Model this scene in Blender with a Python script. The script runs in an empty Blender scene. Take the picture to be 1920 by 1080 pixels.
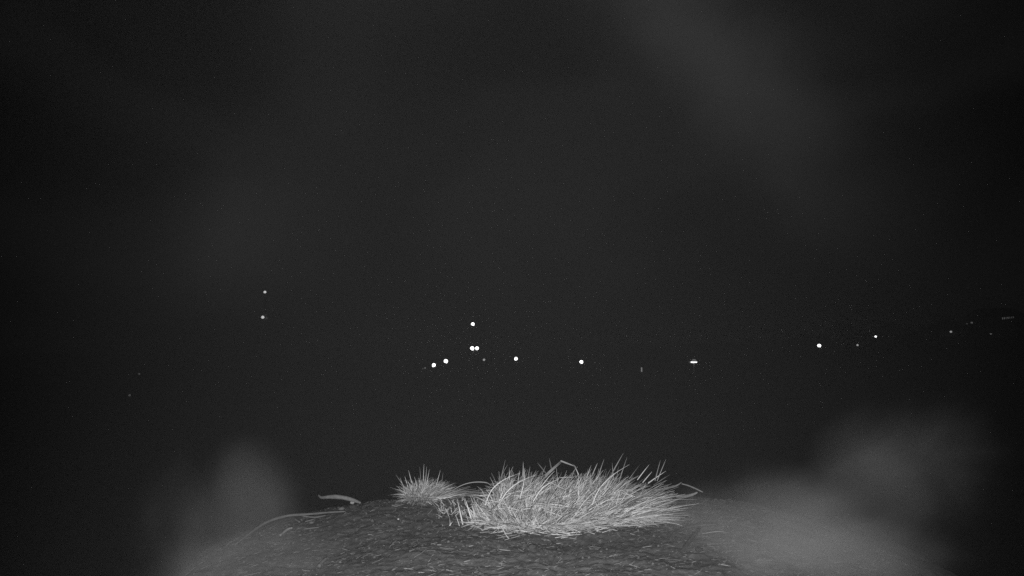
import bpy, math, random
import numpy as np
from mathutils import Vector, noise, Matrix

R = math.radians
random.seed(11)
SC = bpy.context.scene
COL = SC.collection

# ------------------------------------------------------------------ camera
CAM_Z = 10.57
PITCH = 5.6
F = 1066.0                       # focal length in pixels of a 1920 wide frame
cam_d = bpy.data.cameras.new('camera')
cam_d.sensor_width = 36.0
cam_d.lens = 36.0 * F / 1920.0
cam_d.clip_start = 0.02
cam_d.clip_end = 8000
cam = bpy.data.objects.new('camera', cam_d)
COL.objects.link(cam)
cam.location = (0, 0, CAM_Z)
cam.rotation_euler = (R(90 + PITCH), 0, 0)
SC.camera = cam

# ------------------------------------------------------------------ night sky
SUN_EL, SUN_ROT = 38.0, 200.0
SKY_BASE, SKY_CLOUD = 0.0004, 0.0036
world = bpy.data.worlds.new('World')
SC.world = world
world.use_nodes = True
wt = world.node_tree
wt.nodes.clear()


def wn(t, **kw):
    n = wt.nodes.new(t)
    for k, v in kw.items():
        setattr(n, k, v)
    return n


def wmath(op, a, b=None, c=None, clamp=False):
    n = wn('ShaderNodeMath', operation=op)
    n.use_clamp = clamp
    for i, v in enumerate((a, b, c)):
        if v is None:
            continue
        if isinstance(v, (int, float)):
            n.inputs[i].default_value = v
        else:
            wt.links.new(v, n.inputs[i])
    return n.outputs[0]


sky = wn('ShaderNodeTexSky', sky_type='NISHITA')
sky.sun_disc = False
sky.sun_elevation = R(SUN_EL)
sky.sun_rotation = R(SUN_ROT)
bw = wn('ShaderNodeRGBToBW')
wt.links.new(sky.outputs[0], bw.inputs[0])
tc = wn('ShaderNodeTexCoord')
nz = wn('ShaderNodeTexNoise')
nz.inputs['Scale'].default_value = 2.6
nz.inputs['Detail'].default_value = 2.0
nz.inputs['Roughness'].default_value = 0.42
nz.inputs['Distortion'].default_value = 0.5
mp = wn('ShaderNodeMapping')
mp.inputs['Location'].default_value = (3.1, 0.4, 1.7)
mp.inputs['Rotation'].default_value = (0, R(35), 0)
mp.inputs['Scale'].default_value = (1.0, 1.0, 1.7)
wt.links.new(tc.outputs['Generated'], mp.inputs['Vector'])
wt.links.new(mp.outputs[0], nz.inputs['Vector'])
cl = wn('ShaderNodeMapRange', interpolation_type='SMOOTHSTEP')
cl.inputs['From Min'].default_value = 0.42
cl.inputs['From Max'].default_value = 0.74
wt.links.new(nz.outputs[0], cl.inputs[0])
# overcast: night cloud cover on top of the (grey, infrared) clear-sky radiance
skyv = wmath('MULTIPLY', bw.outputs[0], SKY_BASE * 0.12)
cloud = wmath('MULTIPLY', cl.outputs[0], SKY_CLOUD)
# bright patches added to the sky for lens-droplet glows, more out of view: (azimuth, elevation, half width, half height, tilt, radiance)
SKY_GLOWS = [(19.5, 27.0, 4.5, 14.0, 36, 0.0210), (-25.0, 10.0, 5.0, 8.0, -25, 0.0100), (-18.0, 31.0, 5.0, 12.0, 10, 0.0050), (2.0, 14.0, 22.0, 8.0, 8, 0.0015),
         (-12.0, 36.0, 6.0, 3.5, 0, 0.0100), (70.0, 24.0, 14.0, 9.0, 20, 0.0060), (-80.0, 20.0, 16.0, 9.0, -20, 0.0060), (130.0, 30.0, 18.0, 10.0, 10, 0.0070), (-140.0, 25.0, 18.0, 10.0, -15, 0.0070)]
warp = wn('ShaderNodeTexNoise')
warp.inputs['Scale'].default_value = 4.5
warp.inputs['Detail'].default_value = 3.0
wt.links.new(tc.outputs['Generated'], warp.inputs['Vector'])
wadd = wn('ShaderNodeVectorMath', operation='MULTIPLY_ADD')
wt.links.new(warp.outputs['Color'], wadd.inputs[0])
wadd.inputs[1].default_value = (0.16, 0.16, 0.16)
wsub = wn('ShaderNodeVectorMath', operation='SUBTRACT')
wt.links.new(tc.outputs['Generated'], wsub.inputs[0])
wsub.inputs[1].default_value = (0.08, 0.08, 0.08)
wt.links.new(wsub.outputs[0], wadd.inputs[2])
for az, el, hw, hh, tilt, rad in SKY_GLOWS:
    az, el, tl = R(az), R(el), R(tilt)
    d = Vector((math.sin(az) * math.cos(el), math.cos(az) * math.cos(el), math.sin(el)))
    right = Vector((math.cos(az), -math.sin(az), 0))
    up = right.cross(d)
    e1 = (right * math.cos(tl) + up * math.sin(tl)) / math.tan(R(hw))
    e2 = (up * math.cos(tl) - right * math.sin(tl)) / math.tan(R(hh))
    q = None
    for e in (e1, e2):
        dp = wn('ShaderNodeVectorMath', operation='DOT_PRODUCT')
        wt.links.new(wadd.outputs[0], dp.inputs[0])
        dp.inputs[1].default_value = e
        sq = wmath('MULTIPLY', dp.outputs['Value'], dp.outputs['Value'])
        q = sq if q is None else wmath('ADD', q, sq)
    fw = wn('ShaderNodeVectorMath', operation='DOT_PRODUCT')
    wt.links.new(wadd.outputs[0], fw.inputs[0])
    fw.inputs[1].default_value = d
    g = wmath('POWER', 2.71828, wmath('MULTIPLY', q, -0.8))
    g = wmath('MULTIPLY', g, wmath('GREATER_THAN', fw.outputs['Value'], 0.0))
    cloud = wmath('ADD', cloud, wmath('MULTIPLY', g, rad))  # each painted glow patch is summed onto the cloud noise
tot = wmath('ADD', skyv, cloud)
tot = wmath('ADD', tot, SKY_BASE)
bg = wn('ShaderNodeBackground')
comb = wn('ShaderNodeCombineColor')
for i in range(3):
    wt.links.new(tot, comb.inputs[i])
wt.links.new(comb.outputs[0], bg.inputs['Color'])
bg.inputs['Strength'].default_value = 1.0
wo = wn('ShaderNodeOutputWorld')
wt.links.new(bg.outputs[0], wo.inputs['Surface'])

# moon behind heavy cloud: next to nothing, very soft
sd = bpy.data.lights.new('moon', 'SUN')
sd.energy = 0.004
sd.angle = R(25)
so = bpy.data.objects.new('moon', sd)
so.rotation_euler = (R(90 - SUN_EL), 0, R(180 - SUN_ROT))
COL.objects.link(so)

# the camera's own infrared illuminator (the lamp that lights the nest)
for side in (-1, 1):      # one emitter above the lens, one below
    ir = bpy.data.lights.new('infrared_illuminator', 'SPOT')
    ir.energy = 68.0 if side > 0 else 124.0
    ir.spot_size = R(98)
    ir.spot_blend = 1.0
    ir.shadow_soft_size = 0.012
    iro = bpy.data.objects.new('infrared_illuminator', ir)
    iro.location = (-0.012, -0.02, CAM_Z + 0.075 * side)
    iro.rotation_euler = (R(90 - 1), 0, R(-2))
    COL.objects.link(iro)

vs = SC.view_settings
vs.view_transform = 'Standard'
vs.look = 'None'
vs.exposure = 0
vs.gamma = 1
vs.use_curve_mapping = False
SC.display_settings.display_device = 'sRGB'
cy = SC.cycles
cy.use_denoising = False
try:
    cy.denoiser = 'OPENIMAGEDENOISE'
except Exception:
    pass
cy.max_bounces = 5
cy.diffuse_bounces = 2
cy.volume_bounces = 1
cy.transparent_max_bounces = 16
cy.volume_max_steps = 256
cy.sample_clamp_indirect = 0.15


# ------------------------------------------------------------------ helpers
def at(px, py, Y):
    """World point that the photograph shows at pixel (px, py), at distance Y ahead of the camera."""
    u = (px - 960.0) / F
    v = (540.0 - py) / F
    c, s = math.cos(R(PITCH)), math.sin(R(PITCH))
    d = Vector((u, c - v * s, s + v * c))
    d = d * (Y / d.y)
    return Vector((d.x, d.y, CAM_Z + d.z))


def size_at(px, Y):
    return px / F * Y


class MB:
    def __init__(self):
        self.v, self.f = [], []

    def add(self, vs, fs):
        n = len(self.v)
        self.v.extend(vs)
        self.f.extend([tuple(i + n for i in f) for f in fs])

    def box(self, x0, x1, y0, y1, z0, z1):
        self.add([(x0, y0, z0), (x1, y0, z0), (x1, y1, z0), (x0, y1, z0),
                  (x0, y0, z1), (x1, y0, z1), (x1, y1, z1), (x0, y1, z1)],
                 [(3, 2, 1, 0), (4, 5, 6, 7), (0, 1, 5, 4), (1, 2, 6, 5), (2, 3, 7, 6), (3, 0, 4, 7)])

    def tube(self, pts, rads, n=6, cap=True):
        pts = [Vector(p) for p in pts]
        rings = []
        for i, p in enumerate(pts):
            t = (pts[min(i + 1, len(pts) - 1)] - pts[max(i - 1, 0)]).normalized()
            a = t.cross(Vector((0, 0, 1)))
            if a.length < 0.05:
                a = t.cross(Vector((1, 0, 0)))
            a.normalize()
            b = t.cross(a)
            r = rads[i] if hasattr(rads, '__len__') else rads
            rings.append([tuple(p + a * (r * math.cos(2 * math.pi * k / n)) + b * (r * math.sin(2 * math.pi * k / n))) for k in range(n)])
        vs = [v for r in rings for v in r]
        fs = []
        for i in range(len(rings) - 1):
            for k in range(n):
                k2 = (k + 1) % n
                fs.append((i * n + k, i * n + k2, (i + 1) * n + k2, (i + 1) * n + k))
        if cap:
            fs.append(tuple(range(n - 1, -1, -1)))
            fs.append(tuple((len(rings) - 1) * n + k for k in range(n)))
        self.add(vs, fs)

    def ball(self, c, rx, ry=None, rz=None, seg=16, ring=9, z0=-1.0):
        ry = ry or rx
        rz = rz or rx
        vs, fs = [], []
        a0 = math.asin(max(-1, z0))
        for i in range(ring + 1):
            a = a0 + (math.pi / 2 - a0) * i / ring
            for k in range(seg):
                t = 2 * math.pi * k / seg
                vs.append((c[0] + rx * math.cos(a) * math.cos(t), c[1] + ry * math.cos(a) * math.sin(t), c[2] + rz * math.sin(a)))
        for i in range(ring):
            for k in range(seg):
                k2 = (k + 1) % seg
                fs.append((i * seg + k, i * seg + k2, (i + 1) * seg + k2, (i + 1) * seg + k))
        if z0 > -0.99:
            fs.append(tuple(range(seg - 1, -1, -1)))
        self.add(vs, fs)

    def mesh(self, name, mat, smooth=False):
        me = bpy.data.meshes.new(name)
        me.from_pydata([tuple(v) for v in self.v], [], self.f)
        me.materials.append(mat)
        if smooth:
            me.polygons.foreach_set('use_smooth', [True] * len(me.polygons))
        me.update()
        return me

    def build(self, name, mat, parent=None, smooth=False):
        o = bpy.data.objects.new(name, self.mesh(name, mat, smooth))
        COL.objects.link(o)
        if parent:
            o.parent = parent
        return o


def tag(o, label=None, cat=None, group=None, kind=None):
    if label:
        o['label'] = label
    if cat:
        o['category'] = cat
    if group:
        o['group'] = group
    if kind:
        o['kind'] = kind
    return o


def thing(name, label, cat, loc=(0, 0, 0), group=None):
    o = bpy.data.objects.new(name, None)
    o.empty_display_size = 0.1
    o.location = loc
    COL.objects.link(o)
    return tag(o, label, cat, group)


def material(name, lo, hi, scale=20.0, rough=0.9, bump=0.0, detail=6.0, island=False, translucent=0.0, spec=0.2):
    m = bpy.data.materials.new(name)
    m.use_nodes = True
    nt = m.node_tree
    p = nt.nodes['Principled BSDF']
    p.inputs['Roughness'].default_value = rough
    p.inputs['Specular IOR Level'].default_value = spec
    t = nt.nodes.new('ShaderNodeTexCoord')
    n = nt.nodes.new('ShaderNodeTexNoise')
    n.inputs['Scale'].default_value = scale
    n.inputs['Detail'].default_value = detail
    n.inputs['Roughness'].default_value = 0.65
    nt.links.new(t.outputs['Object'], n.inputs['Vector'])
    src = n.outputs[0]
    if island:
        g = nt.nodes.new('ShaderNodeNewGeometry')
        mx = nt.nodes.new('ShaderNodeMath')
        mx.operation = 'MULTIPLY_ADD'
        nt.links.new(n.outputs[0], mx.inputs[0])
        mx.inputs[1].default_value = 0.45
        ad = nt.nodes.new('ShaderNodeMath')
        ad.operation = 'MULTIPLY'
        oi = nt.nodes.new('ShaderNodeObjectInfo')
        fr = nt.nodes.new('ShaderNodeMath')
        fr.operation = 'ADD'
        nt.links.new(g.outputs['Random Per Island'], fr.inputs[0])
        nt.links.new(oi.outputs['Random'], fr.inputs[1])
        md = nt.nodes.new('ShaderNodeMath')
        md.operation = 'FRACT'
        nt.links.new(fr.outputs[0], md.inputs[0])
        nt.links.new(md.outputs[0], ad.inputs[0])
        ad.inputs[1].default_value = 0.72
        nt.links.new(ad.outputs[0], mx.inputs[2])
        src = mx.outputs[0]
    cr = nt.nodes.new('ShaderNodeValToRGB')
    cr.color_ramp.elements[0].position = 0.25
    cr.color_ramp.elements[1].position = 0.78
    cr.color_ramp.elements[0].color = (lo, lo, lo, 1)
    cr.color_ramp.elements[1].color = (hi, hi, hi, 1)
    nt.links.new(src, cr.inputs[0])
    nt.links.new(cr.outputs[0], p.inputs['Base Color'])
    if bump > 0:
        b = nt.nodes.new('ShaderNodeBump')
        b.inputs['Strength'].default_value = 1.0
        b.inputs['Distance'].default_value = bump
        nt.links.new(n.outputs[0], b.inputs['Height'])
        nt.links.new(b.outputs[0], p.inputs['Normal'])
    if translucent > 0:
        tr = nt.nodes.new('ShaderNodeBsdfTranslucent')
        nt.links.new(cr.outputs[0], tr.inputs[0])
        ms = nt.nodes.new('ShaderNodeMixShader')
        ms.inputs[0].default_value = translucent
        nt.links.new(p.outputs[0], ms.inputs[1])
        nt.links.new(tr.outputs[0], ms.inputs[2])
        nt.links.new(ms.outputs[0], nt.nodes['Material Output'].inputs['Surface'])
    return m


def glow(name, strength):
    m = bpy.data.materials.new(name)
    m.use_nodes = True
    nt = m.node_tree
    nt.nodes.clear()
    e = nt.nodes.new('ShaderNodeEmission')
    e.inputs['Color'].default_value = (1, 1, 1, 1)
    e.inputs['Strength'].default_value = strength
    o = nt.nodes.new('ShaderNodeOutputMaterial')
    nt.links.new(e.outputs[0], o.inputs['Surface'])
    try:
        m.cycles.emission_sampling = 'NONE'
    except Exception:
        pass
    return m


M_SOIL = material('soil', 0.050, 0.130, 46, 1.0, 0.006, 9.0)
M_CRUMB = material('soil_crumb', 0.025, 0.13, 60, 1.0, 0.002, 5, island=True)
M_STRAW = material('straw', 0.03, 0.26, 30, 0.8, 0, 3, island=True)
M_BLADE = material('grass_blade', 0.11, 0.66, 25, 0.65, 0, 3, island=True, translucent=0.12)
M_BARK = material('bark', 0.10, 0.30, 40, 0.95, 0.004, 8)
M_PALE = material('weathered_wood', 0.22, 0.42, 60, 0.9, 0.002, 8)
M_TWIGWOOD = material('grey_twig', 0.07, 0.17, 60, 0.95, 0.003, 8)
M_DARKWOOD = material('dark_wet_wood', 0.03, 0.08, 60, 0.9, 0.002, 8)
M_CONC = material('concrete', 0.2, 0.32, 8, 0.9, 0.003)
M_METAL = material('galvanised_metal', 0.22, 0.32, 12, 0.55)
M_FIELD = material('field_grass', 0.05, 0.12, 0.15, 1.0, 0.05, 10)
M_ROAD = material('asphalt', 0.04, 0.06, 3, 0.9, 0.01)
M_TRUNK = material('tree_bark', 0.04, 0.09, 6, 1.0, 0.01)
M_TWIG = material('tree_twig', 0.04, 0.08, 2, 1.0, island=True)
M_WALL = material('rendered_wall', 0.25, 0.34, 3, 0.95, 0.004)
M_ROOF = material('roof_tile', 0.08, 0.14, 10, 0.9, 0.01)
M_FRAME = material('window_frame', 0.5, 0.6, 5, 0.7)
G_FULL = glow('lit_lamp', 2.4)
G_MID = glow('dim_lamp', 0.34)
G_MAST = glow('mast_lamp', 0.7)
G_LOW = glow('faint_lamp', 0.10)
G_VLOW = glow('very_faint_lamp', 0.045)


# ------------------------------------------------------------------ terrain
def ss(a, b, x):
    t = max(0.0, min(1.0, (x - a) / (b - a)))
    return t * t * (3 - 2 * t)


def ground_z(x, y):
    r = math.hypot(x, y)
    z = 13.5 * ss(30, 190, x) * ss(60, 190, y) * (1 - 0.45 * ss(400, 1200, r))
    z += 0.5 * math.sin(x * 0.021 + 1.0) * math.sin(y * 0.017) * ss(20, 80, r)
    return z


def build_ground():
    rings = [0, 4, 8, 14, 20, 28, 36, 46, 56, 68, 80, 94, 108, 124, 140, 158, 178, 200, 224, 250, 280, 320, 370, 430, 520, 650, 850, 1150, 1600, 2300]
    n = 160
    v, f = [(0, 0, ground_z(0, 0))], []
    for r in rings[1:]:
        for k in range(n):
            t = 2 * math.pi * k / n
            x, y = r * math.cos(t), r * math.sin(t)
            v.append((x, y, ground_z(x, y)))
    for k in range(n):
        f.append((0, 1 + k, 1 + (k + 1) % n))
    for i in range(len(rings) - 2):
        for k in range(n):
            k2 = (k + 1) % n
            f.append((1 + i * n + k, 1 + (i + 1) * n + k, 1 + (i + 1) * n + k2, 1 + i * n + k2))
    mb = MB()
    mb.add(v, f)
    o = mb.build('ground', M_FIELD, smooth=True)
    tag(o, kind='structure')


build_ground()

# a village road running past the street lamps
mb = MB()
pts = []
for i in range(60):
    x = -60 + i * 2.6
    y = 84 + 7 * math.sin(x * 0.02) + 0.04 * x
    pts.append((x, y))
vs_, fs_ = [], []
for i, (x, y) in enumerate(pts):
    for s in (-2.6, 2.6):
        vs_.append((x, y + s, ground_z(x, y + s) + 0.06))
for i in range(len(pts) - 1):
    fs_.append((2 * i, 2 * i + 2, 2 * i + 3, 2 * i + 1))
mb.add(vs_, fs_)
tag(mb.build('road', M_ROAD), kind='structure')

# ------------------------------------------------------------------ the nest
NX, NY, NR, NZ = 0.10, 1.50, 0.96, 10.0
PROT = 0


def nest_z(x, y):
    dx, dy = x - NX, y - NY
    r = math.hypot(dx, dy)
    a = math.atan2(dy, dx)
    rim = NR * (1 + 0.03 * math.sin(3 * a + 0.7) + 0.02 * math.sin(7 * a + 2.0) + 0.18 * math.exp(-((a - 0.40) / 0.45) ** 2) + 0.10 * math.exp(-((a - 2.75) / 0.45) ** 2))
    q = r / rim
    z = NZ + 0.012 - 0.03 * q * q
    z += 0.016 * noise.noise(Vector((x * 3.1, y * 3.1, 2.0)))
    z += 0.009 * noise.noise(Vector((x * 11, y * 11, 5.0)))
    if q > 0.86:
        z -= 0.55 * (q - 0.86) ** 1.5 * 1.0
    if q > 1.0:
        z -= 1.6 * (q - 1.0)
    return z


def fine(x, y):
    return 0.005 * noise.noise(Vector((x * 38, y * 38, 1.0))) + 0.0035 * noise.noise(Vector((x * 95, y * 95, 7.0)))


nest = thing('stork_nest', 'large flat stork nest of dark soil and sticks strewn with straw bits', 'nest', (NX, NY, 0))
nest_inv = Matrix.Translation((-NX, -NY, 0))


def on_nest(mb, name, mat, smooth=False, **kw):
    o = mb.build(name, mat, nest, smooth)
    o.matrix_parent_inverse = nest_inv
    return tag(o, **kw) if kw else o


# soil top: polar grid, fine enough for crumbs and furrows to be real relief
nr, na = 150, 420
v, f = [], []
for i in range(nr + 1):
    q = 1.30 * (i / nr) ** 0.9
    for k in range(na):
        a = 2 * math.pi * k / na
        x, y = NX + NR * q * math.cos(a), NY + NR * q * math.sin(a)
        v.append((x, y, nest_z(x, y) + fine(x, y)))
for i in range(nr):
    for k in range(na):
        k2 = (k + 1) % na
        f.append((i * na + k, (i + 1) * na + k, (i + 1) * na + k2, i * na + k2))
mb = MB()
mb.add(v, f)
on_nest(mb, 'soil_bed', M_SOIL, True)


def stick_pts(p0, p1, bend=0.06, n=6):
    p0, p1 = Vector(p0), Vector(p1)
    L = (p1 - p0).length
    off = Vector((random.uniform(-1, 1), random.uniform(-1, 1), random.uniform(-.6, .6))) * bend * L
    return [p0.lerp(p1, t) + off * (4 * t * (1 - t)) + Vector((random.uniform(-1, 1), random.uniform(-1, 1), random.uniform(-1, 1))) * 0.012 * L
            for t in [i / (n - 1) for i in range(n)]]


# outer wall of woven sticks (one part: far past counting) on a round platform and a pole
mb = MB()
for i in range(900):
    a = random.uniform(0, 2 * math.pi)
    h = random.uniform(0.14, 0.62)
    rr = NR * (1.10 - 0.30 * (h / 0.62) ** 1.3) + random.uniform(-0.05, 0.04)
    c = Vector((NX + rr * math.cos(a), NY + rr * math.sin(a), NZ - 0.05 - h))
    t = Vector((-math.sin(a), math.cos(a), random.uniform(-0.25, 0.25)))
    t += Vector((math.cos(a), math.sin(a), 0)) * random.uniform(-0.35, 0.35)
    t.normalize()
    L = random.uniform(0.12, 0.26)
    r0 = random.uniform(0.004, 0.011)
    mb.tube(stick_pts(c - t * L, c + t * L, 0.06, 4), [r0, r0 * 0.9, r0 * 0.75, r0 * 0.45], 5)
on_nest(mb, 'woven_sticks', M_BARK, kind='stuff')
mb = MB()
vs_ = []
for z, r in ((9.28, 0.74), (9.34, 0.74), (9.9, 0.86)):
    for k in range(40):
        vs_.append((NX + r * math.cos(k * math.pi / 20), NY + r * math.sin(k * math.pi / 20), z))
fs_ = [tuple(range(39, -1, -1)), tuple(range(80, 120))]
for i in range(2):
    for k in range(40):
        fs_.append((i * 40 + k, i * 40 + (k + 1) % 40, (i + 1) * 40 + (k + 1) % 40, (i + 1) * 40 + k))
mb.add(vs_, fs_)
on_nest(mb, 'platform', M_DARKWOOD)
mb = MB()
mb.tube([(NX, NY, -0.6), (NX, NY, 9.3)], [0.19, 0.13], 16)
on_nest(mb, 'pole', M_CONC, True)

# sticks that show along the rim
def px_stick(pixels, rads, mat, label=None, n=7, depth=None):
    pts = [at(px, py, Y) for px, py, Y in pixels]
    mb = MB()
    # resample as a smooth curve
    P = []
    m = len(pts)
    for i in range(m - 1):
        p0, p1, p2, p3 = pts[max(i - 1, 0)], pts[i], pts[i + 1], pts[min(i + 2, m - 1)]
        for s in range(4):
            t = s / 4
            P.append(0.5 * ((2 * p1) + (p2 - p0) * t + (2 * p0 - 5 * p1 + 4 * p2 - p3) * t * t + (3 * p1 - p0 - 3 * p2 + p3) * t ** 3))
    P.append(pts[-1])
    rr = [np.interp(i / (len(P) - 1), np.linspace(0, 1, len(rads)), rads) * (1 + 0.10 * noise.noise(Vector((i * 1.7, rads[0] * 900, 0)))) for i in range(len(P))]
    mb.tube(P, rr, n)
    o = on_nest(mb, 'stick', mat, True)
    if label:
        o['label'] = label
    return o


px_stick([(597, 928, 2.22), (603, 933, 2.2), (620, 931.5, 2.18), (640, 932.5, 2.17), (660, 937, 2.16), (676, 943, 2.14)],
         [0.002, 0.005, 0.0078, 0.008, 0.0068, 0.0035], M_BARK, 'thick curved stick jutting out over the far rim')
px_stick([(664, 944, 2.15), (657, 942, 2.15)], [0.007, 0.004], M_PALE)
px_stick([(440, 1022, 1.68), (478, 993, 1.78), (505, 977, 1.84), (540, 967, 1.88), (580, 964, 1.9), (620, 960.5, 1.93), (648, 959, 1.95)],
         [0.002, 0.0035, 0.0042, 0.004, 0.0036, 0.003, 0.002], M_TWIGWOOD, 'long thin stick curving along the rim')
px_stick([(565, 967, 1.9), (590, 970, 1.9), (612, 966, 1.93)], [0.002, 0.003, 0.002], M_TWIGWOOD)
px_stick([(552, 973, 1.86), (562, 979, 1.84)], [0.002, 0.003], M_TWIGWOOD)
px_stick([(572, 978, 1.86), (588, 974, 1.87)], [0.002, 0.0025], M_TWIGWOOD)
px_stick([(570, 992, 1.80), (598, 988.5, 1.82)], [0.002, 0.0025], M_TWIGWOOD)
px_stick([(525, 1004, 1.75), (540, 992, 1.79), (548, 990, 1.79)], [0.003, 0.004, 0.003], M_BARK)
px_stick([(598, 1062, 1.52), (604, 1054, 1.54), (612, 1047, 1.56)], [0.005, 0.004, 0.003], M_TWIGWOOD)
px_stick([(1232, 918, 2.10), (1252, 915, 2.10), (1268, 911, 2.10), (1278, 904, 2.10)], [0.003, 0.0032, 0.003, 0.0012], M_BARK)
px_stick([(1278, 907, 2.18), (1292, 911, 2.18), (1306, 917, 2.17), (1318, 923, 2.16)], [0.002, 0.003, 0.003, 0.002], M_BARK)
px_stick([(1268, 931, 2.06), (1282, 931, 2.05), (1297, 928, 2.06), (1308, 923, 2.06)], [0.005, 0.006, 0.005, 0.002], M_BARK,
         'short stub of a stick beside the grass tuft')
px_stick([(1274, 1041, 1.585), (1288, 1021, 1.63), (1300, 1004, 1.68), (1312, 991, 1.72)], [0.0045, 0.006, 0.005, 0.003], M_DARKWOOD,
         'dark stick lying on the soil')
px_stick([(1262, 1000, 1.70), (1285, 990, 1.735), (1312, 985, 1.75), (1345, 983.5, 1.755)], [0.002, 0.004, 0.004, 0.0025], M_DARKWOOD)
px_stick([(1316, 1001, 1.69), (1340, 997, 1.70), (1358, 996, 1.70)], [0.0015, 0.002, 0.001], M_BARK)
# more sticks round the rim, shared meshes
proto = []
for k in range(5):
    mb = MB()
    L = 0.07 + 0.012 * k
    mb.tube(stick_pts((-L, 0, 0), (L, 0, 0), 0.09, 6), [0.006, 0.0065, 0.006, 0.005, 0.004, 0.002], 6)
    proto.append(mb.mesh('stick', M_BARK, True))
for i in range(64):
    a = 2 * math.pi * i / 64 + random.uniform(-0.05, 0.05)
    o = bpy.data.objects.new('stick', proto[i % 5])
    COL.objects.link(o)
    o.parent = nest
    o.matrix_parent_inverse = nest_inv
    q = random.uniform(1.03, 1.10) + 0.18 * math.exp(-((a - 0.40) / 0.45) ** 2) + 0.10 * math.exp(-((a - 2.75) / 0.45) ** 2)
    x, y = NX + NR * q * math.cos(a), NY + NR * q * math.sin(a)
    o.location = (x, y, nest_z(x, y) - 0.02)
    o.rotation_euler = (0, random.uniform(-0.1, 0.1), a + math.pi / 2 + random.uniform(-0.3, 0.3))

# straw litter and crumbs lying on the soil
def sliver(mb, x, y, L, w, ang, lift=0.0, curl=0.0):
    dx, dy = math.cos(ang), math.sin(ang)
    P = []
    for t in (-0.5, 0.0, 0.5):
        xx, yy = x + dx * L * t - dy * curl * L * (0.25 - t * t), y + dy * L * t + dx * curl * L * (0.25 - t * t)
        P.append(Vector((xx, yy, nest_z(xx, yy) + 0.002 + w * 0.4 + lift * (t + 0.5) * L)))
    mb.tube(P, [w * 0.5, w * 0.55, w * 0.35], 3, cap=False)


rs = random.Random(5)
mb = MB()
for i in range(12500):
    x = NX + rs.uniform(-1.0, 1.0) * NR
    y = rs.uniform(1.2, 2.45) if i % 4 else rs.uniform(0.5, 1.2)
    if math.hypot(x - NX, y - NY) > NR * 1.0:
        continue
    L = 0.003 + 0.017 * rs.random() ** 2.6
    sliver(mb, x, y, L, rs.uniform(0.0006, 0.0014), rs.gauss(0.15, 0.9), rs.uniform(0, 0.25), rs.uniform(-.6, .6))
on_nest(mb, 'straw_litter', M_STRAW, kind='stuff')
mb = MB()
for i in range(4800):
    x = NX + rs.uniform(-1.0, 1.0) * NR
    y = rs.uniform(1.2, 2.45) if i % 4 else rs.uniform(0.5, 1.2)
    if math.hypot(x - NX, y - NY) > NR * 1.02:
        continue
    r = 0.001 + 0.004 * rs.random() ** 4
    z = nest_z(x, y) + r * 0.2
    a, b, c = [r * rs.uniform(0.7, 1.3) for _ in range(3)]
    mb.add([(x - a, y, z), (x + a, y, z), (x, y - b, z), (x, y + b, z), (x, y, z - c), (x, y, z + c)],
           [(0, 2, 5), (2, 1, 5), (1, 3, 5), (3, 0, 5), (2, 0, 4), (1, 2, 4), (3, 1, 4), (0, 3, 4)])
on_nest(mb, 'soil_crumbs', M_CRUMB, kind='stuff')


def ground_at(px, py):
    """Point of the nest's top under that line of sight."""
    lo, hi = 0.9, 2.9
    best = None
    for i in range(400):
        Y = lo + (hi - lo) * i / 399
        p = at(px, py, Y)
        if p.z <= nest_z(p.x, p.y):
            best = p
            break
    if best is None:
        p = at(px, py, 2.2)
        best = Vector((p.x, p.y, nest_z(p.x, p.y)))
    return best


def px_straw(pix, w=0.0009, lift=0.002, mat=None):
    mb = MB()
    P = []
    for px, py in pix:
        p = ground_at(px, py)
        P.append(Vector((p.x, p.y, p.z + lift)))
    Q = []
    for i in range(len(P) - 1):
        for s in range(3):
            Q.append(P[i].lerp(P[i + 1], s / 3))
    Q.append(P[-1])
    mb.tube(Q, [w] * (len(Q) - 1) + [w * 0.4], 4)
    on_nest(mb, 'straw', mat or M_STRAW)


M_STRAWB = material('pale_straw', 0.22, 0.42, 30, 0.8)
for pix in [[(735, 949), (767, 954)], [(738, 951), (757, 947)], [(837, 1070), (850, 1073)], [(802, 1070), (818, 1073)],
            [(879, 1026), (888, 1024)], [(820, 1023), (828, 1023)], [(930, 1011), (968, 1004), (982, 998)], [(946, 1014), (975, 1006), (994, 993)],
            [(900, 1000), (945, 996)], [(1042, 1021), (1052, 1020)], [(1205, 1028), (1222, 1025)], [(1258, 1064), (1276, 1073)],
            [(1352, 1060), (1370, 1063)], [(972, 1031), (982, 1036)], [(690, 1003), (700, 1005)], [(1090, 985), (1150, 995), (1200, 1006)],
            [(1095, 975), (1150, 978), (1185, 974)], [(1380, 1058), (1383, 1050)], [(640, 1030), (652, 1033)], [(757, 1067), (775, 1069)],
            [(933, 1026), (937, 1032), (958, 1034)], [(981, 1032), (985, 1023), (997, 1020)], [(870, 1055), (888, 1050)], [(780, 1075), (796, 1075)],
            [(706, 985), (722, 983)], [(1068, 1010), (1090, 1014)], [(1140, 1046), (1160, 1040)], [(1180, 1060), (1200, 1066)]]:
    px_straw(pix, mat=M_STRAWB)
for i in range(150):
    x = NX + rs.uniform(-0.95, 1.05)
    y = rs.uniform(1.28, 2.25)
    if math.hypot(x - NX, y - NY) > NR * 0.93:
        continue
    m1 = MB()
    sliver(m1, x, y, rs.uniform(0.018, 0.05), rs.uniform(0.0010, 0.0018), rs.gauss(0.1, 0.8), rs.uniform(0, 0.2), rs.uniform(-.5, .5))
    on_nest(m1, 'straw', M_STRAW)
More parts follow.
